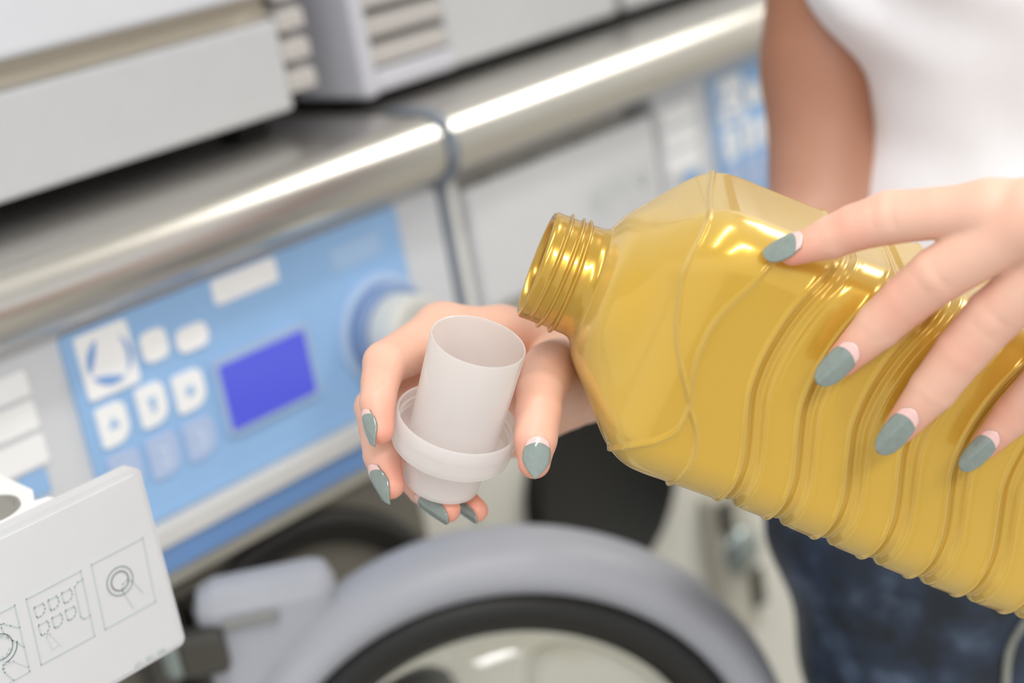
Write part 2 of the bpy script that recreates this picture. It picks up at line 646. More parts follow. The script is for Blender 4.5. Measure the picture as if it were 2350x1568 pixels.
def build_washer(x0, label, drawer_y):
    """machine 660 mm wide whose left edge stands at x0; own coordinates are x0 + local"""
    R = empty('washing_machine', (x0, 0, 0), label, 'washing machine', 'washing machines under the steel worktop')

    def B(name, m, xa, xb, ya, yb, za, zb, parent=None, bevel=0.002):
        return box(name, m, parent or R, xa, xb, ya, yb, za, zb, bevel)
    # parts are in the machine's own coordinates
    B('cabinet', MT['cream_panel'], 0.0005, 0.6595, 0.03, 0.62, 0.10, 1.108, bevel=0.004)
    B('plinth', MT['dark'], 0.02, 0.64, 0.06, 0.60, 0.0, 0.10)
    B('fascia', MT['fascia'], 0.255, 0.656, 0.0, 0.03, 0.967, 1.108)
    B('fascia_side', MT['white_panel'], 0.004, 0.016, 0.0, 0.03, 0.967, 1.108, bevel=0.001)
    # blue control panel with keys, screen, knob
    P = plate('control_panel', MT['blue'], R, rrect(0.333, 0.611, 0.967, 1.103, .004, .004, .004, .004), -0.003, 0.0)
    f = -0.0045
    lp = plate('emblem_plate', MT['white_plastic'], P, rrect(0.341, 0.3785, 1.0585, 1.1, .003, .003, .003, .003), f, -0.003)
    cx, cz, rr = 0.3608, 1.0795, 0.0158
    bm = bmesh.new()
    for a0, a1 in ((-50, 50), (112, 198), (208, 300)):
        arc = ring_pts(cx, cz, rr, a0, a1, 14)
        pa, pb = Vector(arc[0]), Vector(arc[-1])
        dep = 0.10 if a0 != -50 else -0.26
        mid = (pa + pb) / 2
        inw = (Vector((cx, cz)) - mid)
        back = [tuple(pb.lerp(pa, t) + inw * dep * 4 * t * (1 - t)) for t in (0.2, 0.4, 0.6, 0.8)]
        prism(bm, arc + back, f - 0.0006, f)
    obj('emblem', bm, MT['blue_dark'], P)
    for i, (xa, xb, za, zb) in enumerate(((0.384, 0.4035, 1.0665, 1.0865), (0.4095, 0.434, 1.0635, 1.0795))):
        plate('round_key', MT['white_plastic'], P, rrect(xa, xb, za, zb, .006, .006, .006, .006), f, -0.003)
    for i, (xa, xb, za, zb) in enumerate(((0.342, 0.363, 1.0265, 1.053), (0.3715, 0.3925, 1.0275, 1.0545), (0.399, 0.422, 1.0265, 1.052))):
        k = plate('menu_key', MT['white_plastic'], P, rrect(xa, xb, za, zb, .003, .006, .011, .003), f, -0.003)
        mx, mz = (xa + xb) / 2, (za + zb) / 2
        g = [[(-.004, -.002), (.004, -.002), (0, .005)], [(-.003, .005), (.003, .005), (.001, -.005), (-.001, -.005)], [(-.003, -.003), (-.003, .003), (.003, .003), (.003, -.003)]][i]
        plate('key_symbol', MT['blue'] if i == 0 else MT['key_glyph'], P, [(mx + a, mz + b) for a, b in g], f - 0.0005, f)
    for i, (xa, xb, za, zb) in enumerate(((0.3415, 0.364, 0.993, 1.0215), (0.370, 0.3925, 0.993, 1.021), (0.398, 0.421, 0.9935, 1.020))):
        plate('number_key', MT['pale_key'], P, rrect(xa, xb, za, zb, .003, .006, .011, .003), f, -0.003)
        text_mesh('key_number', '123'[i], 0.018, MT['glyph_pale'], P, ((xa + xb) / 2, f - 0.0002, za + 0.007), (PI / 2, 0, 0))
    plate('name_label', MT['white_plastic'], P, rrect(0.4445, 0.4975, 1.0845, 1.1015, .003, .003, .003, .003), f, -0.003)
    plate('faint_label', mat('faint_label_blue', (160, 190, 224), 0.4), P, rrect(0.544, 0.590, 1.074, 1.090, .002, .002, .002, .002), -0.0035, -0.003)
    bz = plate('screen_bezel', MT['bezel'], P, rrect(0.4305, 0.511, 0.9975, 1.052, .005, .005, .005, .005), -0.0055, -0.003)
    plate('screen', MT['screen'], P, rrect(0.4345, 0.5065, 1.0015, 1.0465, .001, .001, .001, .001), -0.0062, -0.0055)
    kx, kz = 0.577, 1.021
    bm = bmesh.new()
    lathe(bm, [(0, 0), (0.041, 0), (0.041, 0.002), (0.036, 0.004), (0, 0.004)], (kx, -0.003, kz), (0, -1, 0), 48)
    kb = obj('knob_scale', bm, MT['bezel'], P, False)
    bm = bmesh.new()
    lathe(bm, [(0, 0), (0.034, 0), (0.034, 0.010), (0.031, 0.013), (0, 0.013)], (kx, -0.006, kz), (0, -1, 0), 48)
    obj('knob_skirt', bm, MT['knob_blue'], P, 'sharp')
    bm = bmesh.new()
    lathe(bm, [(0, 0), (0.0275, 0), (0.0275, 0.020), (0.0255, 0.024), (0.020, 0.0245), (0.014, 0.022), (0, 0.022)], (kx, -0.019, kz), (0, -1, 0), 48)
    obj('knob', bm, MT['chrome'], P, 'sharp')
    # labels left of the panel
    for i, (za, zb) in enumerate(((1.0775, 1.093), (1.0565, 1.0740), (1.0345, 1.0525))):
        plate('wash_label', MT['white_plastic'], R, rrect(0.262, 0.307, za, zb, .002, .002, .002, .002), -0.002, 0.0)
    plate('blue_label', MT['blue'], R, rrect(0.285, 0.303, 1.016, 1.032, .001, .001, .001, .001), -0.002, 0.0)
    # strips under the panel
    B('lower_bar', MT['bar'], 0.255, 0.656, -0.012, 0.03, 0.951, 0.966)
    B('blue_strip', MT['blue_dark'], 0.255, 0.64, -0.002, 0.03, 0.930, 0.951, bevel=0.001)
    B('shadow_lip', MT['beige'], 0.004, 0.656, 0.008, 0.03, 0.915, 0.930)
    # detergent drawer
    dy = drawer_y
    D = plate('detergent_drawer', MT['drawer_white'], R, rrect(0.018, 0.2455, 0.9985, 1.0935, .004, .004, .004, .004), dy + 0.0015, dy + 0.010)
    plate('drawer_inlay', MT['drawer_white'], D, rrect(0.0205, 0.2430, 1.001, 1.0905, .003, .003, .003, .003), dy, dy + 0.002)
    bm = bmesh.new()
    bf = bmesh.new()
    for k, pts in PICTO.items():
        fine = k in ('fin2', 'nail2', 'th2', 'th3')
        stroke(bf if fine else bm, mm(pts, -0.104), 0.0004 if fine else 0.0005, dy)
    obj('faint_drawing', bf, MT['print_faint'], D)
    stroke(bm, mm(ring_pts(323.6, 1045.8, 6.9, 0, 360), -0.104), 0.0006, dy)
    stroke(bm, mm(ring_pts(323.6, 1045.8, 4.6, 0, 360), -0.104), 0.0006, dy)
    stroke(bm, mm(ring_pts(260.2, 1044.8, 5.9, -90, 45, 20), -0.104), 0.00045, dy)
    stroke(bm, mm(ring_pts(260.2, 1044.8, 8.0, -90, -10, 20), -0.104), 0.00045, dy)
    stroke(bm, mm(ring_pts(260.2, 1044.8, 5.9, 45, 270, 26), -0.104), 0.00045, dy)
    obj('instruction_drawing', bm, MT['print'], D)
    for i, ch in enumerate('START'):
        a = math.radians(140 - 25 * i)
        text_mesh('start_lettering', ch, 0.0026, MT['print'], D, (0.1562 + 0.0044 * math.cos(a), dy - 0.0002, 1.0443 + 0.0044 * math.sin(a)), (PI / 2, -(a - PI / 2), 0))
        a = math.radians(220 + 25 * i)
        text_mesh('start_lettering', ch, 0.0026, MT['print'], D, (0.1562 + 0.0062 * math.cos(a), dy - 0.0002, 1.0448 + 0.0062 * math.sin(a)), (PI / 2, -(a + PI / 2), 0))
    text_mesh('part_number', '471 981 206', 0.0036, MT['print'], D, (0.2240, dy - 0.0002, 1.0010), (PI / 2, 0, 0))
    # tray behind the drawer front with compartments
    bm = bmesh.new()
    top = 1.086
    out = [(0.024, dy + 0.01), (0.214, dy + 0.01), (0.2142, -0.1926), (0.2134, -0.1785), (0.2074, -0.176), (0.2146, -0.1627), (0.2181, -0.1256), (0.2181, 0.0), (0.024, 0.0)] if dy < -0.1 else [(0.024, dy + 0.01), (0.2181, dy + 0.01), (0.2181, 0.2), (0.024, 0.2)]
    a = [bm.verts.new((x, y, top)) for x, y in out]
    b = [bm.verts.new((x, y, top - 0.055)) for x, y in out]
    n = len(out)
    bm.faces.new(a)
    bm.faces.new(b[::-1])
    for i in range(n):
        bm.faces.new((a[i], a[(i + 1) % n], b[(i + 1) % n], b[i]))
    tr = obj('drawer_tray', bm, MT['white_plastic'], D)
    for hx in (0.188, 0.130, 0.072):
        bm = bmesh.new()
        lathe(bm, [(0, 0.0003), (0.0135, 0.0003), (0.0150, 0.0016), (0.0165, 0.0016), (0.0168, 0.0)], (hx, -0.1640 if dy < -0.1 else dy + 0.05, top), (0, 0, 1), 32)
        obj('tray_cup', bm, MT['cup_grey'], D)
    return R


washer = build_washer(0.104, 'washing machine with its white detergent drawer pulled out and its round door swung open', -0.212)
washer2 = build_washer(0.764, 'washing machine farther along the row with its detergent drawer shut, behind the bottle', -0.006)

# swung-open round door of the first machine
DC = Vector((0.588, -0.150, 0.722)) - Vector((0.104, 0, 0))
dn = Vector((-0.654, -0.756, 0)).normalized()
dl = Vector((0.756, -0.654, 0)).normalized()
bm = bmesh.new()
lathe(bm, [(0.166, 0.000), (0.169, 0.010), (0.180, 0.013), (0.190, 0.008), (0.197, -0.006), (0.198, -0.03), (0.190, -0.05), (0.160, -0.05)], DC, dn, 96, True)
door = obj('door', bm, MT['door_ring'], washer, True)
bm = bmesh.new()
lathe(bm, [(0.134, -0.012), (0.138, 0.002), (0.150, 0.010), (0.163, 0.008), (0.168, 0.0), (0.167, -0.045), (0.134, -0.045)], DC, dn, 96, True)
obj('door_gasket', bm, MT['gasket'], door, True)
bm = bmesh.new()
prof = [(0.138 * math.cos(t), 0.045 * math.sin(t) - 0.02) for t in np.linspace(0, PI / 2, 14)]
prof = prof[:-1] + [(0, 0.025)]
inner = [(max(r - 0.004, 0), z - 0.004) for r, z in prof][::-1]
lathe(bm, prof + inner, DC, dn, 96, False)
obj('door_window', bm, MT['glass'], door, True)


def door_box(name, m, l0, l1, z0, z1, d0, d1, bevel=0.004):
    bm = bmesh.new()
    add_box(bm, l0, l1, -d1, -d0, z0, z1, bevel)
    for v in bm.verts:
        l, d, z = v.co.x, -v.co.y, v.co.z
        v.co = DC + dl * l + dn * d + Vector((0, 0, z))
    return obj(name, bm, m, door)


door_box('hinge_arm', MT['door_ring'], -0.176, -0.085, -0.13, 0.200, -0.046, -0.004, 0.014)
door_box('hinge_rib', MT['hinge_grey'], -0.158, -0.122, 0.176, 0.184, -0.005, 0.001, 0.002)
door_box('hinge_plate', MT['dark_metal'], -0.188, -0.158, 0.150, 0.180, -0.012, 0.006)
door_box('hinge_pin', MT['pin_metal'], -0.200, -0.183, 0.150, 0.180, -0.020, 0.004, 0.006)
door_box('hinge_knuckle', MT['dark_metal'], -0.212, -0.192, 0.020, 0.190, -0.03, -0.004, 0.006)
door_box('hinge_plate', MT['dark_metal'], -0.188, -0.165, 0.090, 0.118, -0.012, 0.006)
for i, (xa, xb, za, zb) in enumerate(((0.352, 0.366, 0.760, 0.905), (0.376, 0.392, 0.845, 0.898))):
    box('hinge_bracket', MT['dark_metal'], washer, xa, xb, 0.0, 0.034, za, zb, 0.002)
# door mouth behind the open door
bm = bmesh.new()
lathe(bm, [(0.122, 0.001), (0.126, 0.008), (0.136, 0.012), (0.146, 0.010), (0.150, 0.0)], (0.468, 0.024, 0.762), (0, -1, 0), 64)
obj('door_mouth', bm, MT['gasket'], washer, True)
bm = bmesh.new()
lathe(bm, [(0, 0.0015), (0.1235, 0.0015), (0.1235, 0.0005), (0, 0.0005)], (0.468, 0.024, 0.762), (0, -1, 0), 64)
obj('drum_face', bm, MT['drum_steel'], washer)
box('front_recess', MT['recess'], washer, 0.02, 0.60, 0.022, 0.031, 0.50, 0.915, 0.0)  # dark sheet in front of the cabinet, painting the shade under the lip

# second machine: dark round port and lock
bm = bmesh.new()
lathe(bm, [(0, 0.002), (0.082, 0.004), (0.086, 0.014), (0.091, 0.016), (0.094, 0.010), (0.095, 0.0)], (0.912 - 0.764, 0.030, 0.795), (0, -1, 0), 64)
obj('dark_port', bm, MT['dark'], washer2, True)
bm = bmesh.new()
add_box(bm, 1.040 - 0.764, 1.098 - 0.764, 0.012, 0.031, 0.560, 0.720, 0.008)
lk = obj('lock_plate', bm, MT['beige'], washer2)
bm = bmesh.new()
lathe(bm, [(0, 0.012), (0.016, 0.012), (0.022, 0.006), (0.024, 0)], (1.070 - 0.764, 0.012, 0.655), (0, -1, 0), 32)
obj('lock_button', bm, MT['pin_metal'], lk, True)
box('lock_slot', MT['dark_metal'], lk, 1.082 - 0.764, 1.096 - 0.764, 0.006, 0.014, 0.585, 0.625, 0.002)
box('lock_slot', MT['dark_metal'], lk, 1.046 - 0.764, 1.062 - 0.764, 0.006, 0.014, 0.680, 0.712, 0.002)
# seam strip between the machines
o = box('machine_gap_seal', MT['seam'], None, 0.7600, 0.7685, -0.002, 0.03, 0.955, 1.108, 0.001)
tag(o, 'narrow grey seal standing in the gap between the two washing machines', 'seal')


# ================================================================== steel worktops
def worktop(xa, xb, label):
    bm = bmesh.new()
    r, cz = 0.0245, 1.1345
    prof = [(0.60, 1.159)]
    for k in range(13):
        a = PI / 2 + PI * k / 12
        prof.append((-0.006 + r * math.cos(a), cz + r * math.sin(a)))
    prof += [(0.02, 1.110), (0.60, 1.110)]
    n = len(prof)
    NX = 16
    rows = [[bm.verts.new((xa + (xb - xa) * q / NX, y, z)) for y, z in prof] for q in range(NX + 1)]
    bm.faces.new(rows[0][::-1])
    bm.faces.new(rows[-1])
    for A, Bv in zip(rows[:-1], rows[1:]):
        for i in range(n):
            bm.faces.new((A[i], A[(i + 1) % n], Bv[(i + 1) % n], Bv[i]))
    o = obj('steel_worktop', bm, MT['steel'], None, 'sharp')
    return tag(o, label, 'worktop', 'stainless steel worktops')


worktop(0.0, 0.752, 'stainless steel worktop with rounded front edge above the blue control panel')
worktop(0.758, 1.75, 'stainless steel worktop past the joint, its rounded edge running behind the arm')
bm = bmesh.new()
pts = []
for k in range(15):
    a = PI / 2 + PI * k / 14 * 1.05
    pts.append((0.755, -0.006 + 0.0255 * math.cos(a), 1.1345 + 0.0255 * math.sin(a)))
pts = [(0.755, 0.03, 1.160)] + pts
tube(bm, pts, 0.0045, 8)
o = obj('worktop_joint_strip', bm, MT['seam'], None, True)
tag(o, 'grey joint strip bent round the worktop edge where two steel tops meet', 'joint strip')


# ================================================================== white vented housings on the worktop
def housing(x0, x1, vent, label, upper=True):
    """front panel between x0 and x1; vent = (xa, xb) of the slatted piece of the front"""
    y = 0.062
    R = empty('vented_housing', ((x0 + x1) / 2, y + 0.2, 1.159), label, 'appliance housing', 'white vented housings on the steel worktop')
    ox, oy, oz = (x0 + x1) / 2, y + 0.2, 1.159

    def B(name, m, xa, xb, ya, yb, za, zb, bevel=0.003):
        return box(name, m, R, xa - ox, xb - ox, ya - oy, yb - oy, za - oz, zb - oz, bevel)
    lo, hi = min(x0, vent[0]), max(x1, vent[1])
    B('casing', MT['box_grey'], lo + 0.006, hi - 0.006, y + 0.03, y + 0.42, 1.175, 1.60, 0.004)
    for fx in (lo + 0.03, hi - 0.03):
        for fy in (y + 0.06, y + 0.38):
            B('foot', MT['dark'], fx - 0.014, fx + 0.014, fy - 0.014, fy + 0.014, 1.159, 1.176, 0.002)
    if upper:
        B('lower_panel', MT['box_white'], x0, x1, y, y + 0.03, 1.177, 1.242, 0.003)
        B('recess_strip', MT['box_recess'], x0, x1, y + 0.012, y + 0.03, 1.242, 1.262, 0.0)
        B('upper_panel', MT['box_upper'], x0, x1 - 0.005, y - 0.012, y + 0.03, 1.261, 1.60, 0.004)
    else:
        B('front_panel', MT['box_white'], x0, x1, y, y + 0.03, 1.170, 1.60, 0.003)
    va, vb = vent
    B('vent_back', MT['dark'], va + 0.002, vb - 0.002, y + 0.024, y + 0.031, 1.18, 1.60, 0.0)
    z = 1.188
    while z < 1.58:
        bm = bmesh.new()
        add_box(bm, va - ox, vb - ox, y - oy, y + 0.022 - oy, z - oz, z + 0.0135 - oz, 0.0015)
        for v in bm.verts:
            v.co.z -= (v.co.y - (y - oy)) * -0.35
        obj('vent_slat', bm, MT['slat'], R)
        z += 0.0215
    return R, B


housing(0.12, 0.6965, (0.6965, 0.722), 'long white housing with a beige recess, left part of the worktop top')
h2, B2 = housing(0.8585, 1.066, (0.7745, 0.8585), 'white housing with grey corner post and slatted vent, middle of the worktop', False)
B2('corner_post', MT['box_grey'], 0.7600, 0.7745, 0.056, 0.46, 1.168, 1.60, 0.004)
B2('sill_rail', MT['box_grey'], 0.7745, 0.8585, 0.058, 0.09, 1.170, 1.186, 0.003)
housing(1.078, 1.60, (1.60, 1.65), 'white housing farthest along the worktop beside the bare arm', False)

# ================================================================== foreground frame: millimetres before the lens
UNIT = 680.0 / 600.0 / 1000.0


def H(px, py, d):
    """a point d (600-scale millimetres) away, seen along the given sight line"""
    return np.array([(px - 1175) / 3600 * d, -(py - 784) / 3600 * d, -d])


def to_world(v):
    v = np.atleast_2d(v)
    return CAM_LOC + (v * UNIT) @ CAM_ROT.T


# ------------------------------------------------------------------ detergent bottle
c5, s5 = math.cos(math.radians(5)), math.sin(math.radians(5))
BU = np.array([0.937 * c5, -0.350 * c5, -s5])
BU /= np.linalg.norm(BU)
BP = np.array([-0.350, -0.937, 0.0])
BP -= BP.dot(BU) * BU
BP /= np.linalg.norm(BP)
BW = np.cross(BP, BU)
if BW[2] < 0:
    BW = -BW
BO = H(1230, 605, 600)
TH = math.radians(20)
RA, RB, RC = 53.5, 44.0, 18.0


def rr_polar(phi):
    """polar radius of the rounded rectangle section; phi measured in the p, w plane"""
    cp, sp = np.cos(phi - (-TH)), np.sin(phi - (-TH))
    lo, hi = np.zeros_like(phi), np.full_like(phi, 90.0)
    for _ in range(32):
        mid = (lo + hi) / 2
        qx, qy = np.abs(mid * cp) - (RA - RC), np.abs(mid * sp) - (RB - RC)
        sd = np.hypot(np.maximum(qx, 0), np.maximum(qy, 0)) + np.minimum(np.maximum(qx, qy), 0) - RC
        hi = np.where(sd > 0, mid, hi)
        lo = np.where(sd > 0, lo, mid)
    return (lo + hi) / 2


PROF_S = np.array([0, 0.4, 1.0, 3, 17, 20, 22, 26, 34, 41, 48, 53, 58, 64, 72, 90, 250, 262, 268, 271])
PROF_E = np.array([20.3, 21.0, 21.3, 21.3, 21.6, 21.8, 22.6, 29.5, 39.5, 47.8, 55.2, 58.6, 60.4, 61.0, 60.9, 60.7, 60.7, 59.0, 55.5, 50])
GP = np.array([-75, -61.3, -46, -30.5, -18.8, -4.3, 9.3, 17.8, 26.9, 38.5, 44.8, 51.1, 59.9, 75])
GS = np.array([103, 102.4, 100, 94.7, 89.9, 86.8, 86.2, 87.2, 90.2, 94.5, 96.3, 97.0, 96.7, 94])


def pchip(x, xp, yp):
    """smooth interpolation through the points"""
    m = np.gradient(yp, xp)
    i = np.clip(np.searchsorted(xp, x) - 1, 0, len(xp) - 2)
    h = xp[i + 1] - xp[i]
    t = np.clip((x - xp[i]) / h, 0, 1)
    return (yp[i] * (1 + 2 * t) * (1 - t) ** 2 + h * m[i] * t * (1 - t) ** 2 + yp[i + 1] * t * t * (3 - 2 * t) + h * m[i + 1] * t * t * (t - 1))


def smooth01(x, a, b):
    t = np.clip((x - a) / (b - a), 0, 1)
    return t * t * (3 - 2 * t)


LEAVES = [
    [(53.4, -58.7), (49.9, -45.1), (47.7, -27.7), (46.7, -19.1), (46.9, -10.9), (49.0, -3.4), (51.8, 5.5), (55.3, 12.6), (59.7, 19.4), (63.8, 24.7), (66.3, 28.0)],
    [(73.5, -27), (70.1, -18.0), (66.0, -9.0), (63.4, -1.9), (62.6, 9.7), (63.6, 17.8), (65.3, 24.2), (66.6, 28.0), (68.6, 31.6), (72.5, 36.2), (75.3, 41.3), (76.9, 47.8), (76.6, 53.6), (75.0, 61.0)],
    [(67.6, 30.2), (67.8, 35.1), (67.2, 40.0), (64.7, 43.9), (61.2, 47.6), (56.0, 50.9), (51.7, 53.7), (48.4, 56.9)],
]


def spline(pts, n=60):
    p = np.array(pts, float)
    t = np.r_[0, np.cumsum(np.linalg.norm(np.diff(p, axis=0), axis=1))]
    q = np.linspace(0, t[-1], n)
    return np.stack([pchip(q, t, p[:, 0]), pchip(q, t, p[:, 1])], 1)


def bottle_surface(s, phi, detail=True):
    """grid of points: s along the axis from the mouth, phi round it"""
    Sg, Ph = np.meshgrid(s, phi, indexing='ij')
    e = np.interp(Sg, PROF_S, PROF_E)
    e = pchip(Sg, PROF_S, PROF_E)
    q = smooth01(Sg, 21, 46)
    rr = rr_polar(phi)[None, :] * (e / 60.7)
    r = (1 - q) * e + q * rr
    if detail:
        # screw thread and bead on the neck
        turn = (Ph / (2 * PI)) % 1.0
        zt = 4.4 + 4.6 * turn
        th = np.zeros_like(Sg)
        for k in (0, 1):
            a = np.exp(-((Sg - zt - 4.6 * k) / 0.62) ** 4)
            fade = np.ones_like(turn)
            if k == 1:
                fade = smooth01(1 - turn, 0.35, 0.5)
            if k == 0:
                fade = smooth01(turn, 0.0, 0.12)
            th = np.maximum(th, a * fade)
        th = np.maximum(th, np.exp(-((Sg - 14.0) / 0.75) ** 4) * 1.05)
        r = r + 1.5 * th
        P = r * np.cos(Ph)
        f = pchip(np.clip(P, -74, 74), GP, GS)
        x = Sg - f
        on = smooth01(x, -8.5, -7.0) * (1 - smooth01(Sg, 250, 254))
        xm = (x + 10) % 20 - 10
        step = smooth01(xm, -1.5, -0.3) * (1 - smooth01(xm, 0.8, 9.5))
        g = -2.0 * step - 1.1 * np.exp(-((xm - 0.15) / 0.55) ** 2) + 0.55 * np.exp(-((xm - 1.7) / 0.6) ** 2) - 0.75 * np.exp(-((xm - 3.5) / 1.0) ** 2) + 0.6 * np.exp(-((xm - 6.0) / 0.85) ** 2) + 0.7 * np.exp(-((xm + 1.9) / 1.0) ** 2)
        r = r + on * g
        # leaf-like raised lines on the front and the back face
        sel = (Sg > 40) & (Sg < 95)
        SS, PP = Sg[sel], P[sel]
        add = np.zeros_like(SS)
        for L in LEAVES:
            sp = spline(L)
            dmin = np.full(SS.shape, 1e9)
            for a, b in zip(sp[:-1], sp[1:]):
                ex, ey = b - a
                t = np.clip(((SS - a[0]) * ex + (PP - a[1]) * ey) / (ex * ex + ey * ey), 0, 1)
                dmin = np.minimum(dmin, np.hypot(SS - a[0] - t * ex, PP - a[1] - t * ey))
            add = np.maximum(add, 1.4 * np.exp(-(dmin / 0.7) ** 2) - 0.5 * np.exp(-((dmin - 2.0) / 1.0) ** 2))
        r[sel] = r[sel] + add
    return r, Sg, Ph


def ring_mesh(r, Sg, Ph):
    pts = BO + Sg[..., None] * BU + (r * np.cos(Ph))[..., None] * BP + (r * np.sin(Ph))[..., None] * BW
    return pts


def quads(ns, nphi):
    i = np.arange(ns - 1)[:, None]
    j = np.arange(nphi)[None, :]
    j2 = (j + 1) % nphi
    return np.stack([i * nphi + j, i * nphi + j2, (i + 1) * nphi + j2, (i + 1) * nphi + j], -1).reshape(-1, 4)


bottle = empty('detergent_bottle', tuple(to_world(BO + BU * 130)[0]), 'large gold pearlescent detergent bottle with wavy ribs and open screw neck, tilted by a hand', 'bottle')
INV = Matrix.Translation(-Vector(to_world(BO + BU * 130)[0]))


def bottle_part(name, V, Fq, m):
    W = to_world(V) - to_world(BO + BU * 130)[0]
    me = np_mesh(name, W, Fq)
    bm = bmesh.new()
    bm.from_mesh(me)
    bmesh.ops.recalc_face_normals(bm, faces=bm.faces)
    bm.to_mesh(me)
    bm.free()
    return link(name, me, bottle, True, (m,))


NPH = 420
phi = np.arange(NPH) * 2 * PI / NPH
# neck: outer wall, lip and the inside of the bore
s = np.concatenate([np.linspace(0, 22.0, 80)])
r, Sg, Ph = bottle_surface(s, phi)
V1 = ring_mesh(r, Sg, Ph)
s2 = np.array([0.0, 0.6, 3, 10, 18, 24.0])
Sg2, Ph2 = np.meshgrid(s2, phi, indexing='ij')
r2 = np.array([19.6, 19.2, 19.1, 19.1, 19.2, 21.0])[:, None] + 0 * Sg2
V2 = ring_mesh(r2, Sg2, Ph2)[::-1]
V = np.concatenate([V2, V1]).reshape(-1, 3)
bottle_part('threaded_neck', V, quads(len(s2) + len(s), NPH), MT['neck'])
# body
s = np.concatenate([np.linspace(22.0, 46, 60)[:-1], np.linspace(46, 252, 560)[:-1], np.linspace(252, 271, 24)])
r, Sg, Ph = bottle_surface(s, phi)
V = ring_mesh(r, Sg, Ph).reshape(-1, 3)
Fq = quads(len(s), NPH)
cen = BO + BU * 267
V = np.concatenate([V, ring_mesh(r[-1:] * 0.5, Sg[-1:] - 2, Ph[-1:]).reshape(-1, 3)])
n0 = (len(s) - 1) * NPH
j = np.arange(NPH)
Fq = np.concatenate([Fq, np.stack([n0 + j, n0 + (j + 1) % NPH, n0 + NPH + (j + 1) % NPH, n0 + NPH + j], 1)])
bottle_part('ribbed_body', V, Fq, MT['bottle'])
# liquid, cut level
NL = 240
phi2 = np.arange(NL) * 2 * PI / NL
s = np.linspace(20, 266, 360)
r, Sg, Ph = bottle_surface(s, phi2)
V = to_world(ring_mesh(r - 1.7 - 1.2 * (1 - smooth01(Sg, 22, 26)), Sg, Ph).reshape(-1, 3)) - to_world(BO + BU * 130)[0]
bm = bmesh.new()
vs = [bm.verts.new(v) for v in V]
for q in quads(len(s), NL):
    bm.faces.new([vs[i] for i in q])
bm.faces.new([vs[i] for i in range(NL)][::-1])
bm.faces.new([vs[(len(s) - 1) * NL + i] for i in range(NL)])
bmesh.ops.recalc_face_normals(bm, faces=bm.faces)
lev = Vector(to_world(H(1400, 592, 600 - 12))[0] - to_world(BO + BU * 130)[0])
geo = bm.verts[:] + bm.edges[:] + bm.faces[:]
res = bmesh.ops.bisect_plane(bm, geom=geo, plane_co=lev, plane_no=(0, 0, 1), clear_outer=True)
cut = [e for e in res['geom_cut'] if isinstance(e, bmesh.types.BMEdge)]
bmesh.ops.contextual_create(bm, geom=cut)
lq = obj('liquid', bm, MT['liquid'], bottle, 'sharp')

# ------------------------------------------------------------------ measuring cap
CAPO = H(1033, 1026, 606)
CA = np.array([0.27 * 0.875, 0.963 * 0.875, 0.485])
CA /= np.linalg.norm(CA)
cw = to_world(CAPO)[0]
cap = empty('measuring_cap', tuple(cw), 'translucent white measuring cap with threaded collar, held in the fingers below the bottle mouth', 'cap')
ca_w = CAM_ROT @ CA


def cap_part(name, prof, closed=True):
    bm = bmesh.new()
    lathe(bm, [(a * UNIT, b * UNIT) for a, b in prof], (0, 0, 0), ca_w, 96, closed)
    o = obj(name, bm, MT['pp'], cap, 'sharp')
    return o


cap_part('measuring_tube', [(17.3, 1.2), (17.5, 13), (18.25, 48.2), (18.0, 48.7), (17.5, 48.5), (17.2, 47.5), (16.5, 13), (16.3, 1.2)])
cap_part('threaded_collar', [(16.6, 0.0), (22.6, 0.0), (23.3, 0.7), (23.6, 3.0), (23.75, 7.6), (24.1, 8.0), (24.15, 12.9), (23.7, 13.6), (22.9, 13.5), (22.6, 12.6), (22.5, 10.6), (21.7, 10.0), (22.5, 9.2), (22.5, 7.4), (21.7, 6.8), (22.5, 6.0), (22.4, 1.6), (17.6, 1.5), (16.6, 1.0)])
cap_part('base_cup', [(0, -17.0), (14.2, -17.0), (14.9, -16.3), (16.1, -0.2), (15.1, -0.2), (13.9, -15.8), (0, -15.9)], False)
# ================================================================== the person
SKIN_JOINTS = []


def hand_sdf(lo, hi, h, palm, fingers, kp, kf, creases=()):
    G = grid(lo, hi, h)
    D = None
    for pts, rad in palm:
        s = chain(G, pts, rad, 4.0)
        D = s if D is None else smin(D, s, kp)
    Fg = None
    for pts, rad in fingers:
        s = chain(G, pts, rad, 0.8)
        Fg = s if Fg is None else smin(Fg, s, 0.9)
    D = smin(D, Fg, kf)
    for a, b, r, dep in creases:
        s = seg(G, a, b, r, r)
        D = D + dep * np.exp(-np.clip(s + r, 0, None) ** 2 / (r * r))
    V, Fq = surface_nets(D, lo, h)
    return relax(V, Fq, 2, 0.5), Fq


def fin(joints):
    pts = [H(x, y, d) for x, y, d, r in joints]
    rad = [r * d / 3600 for x, y, d, r in joints]
    return pts, rad


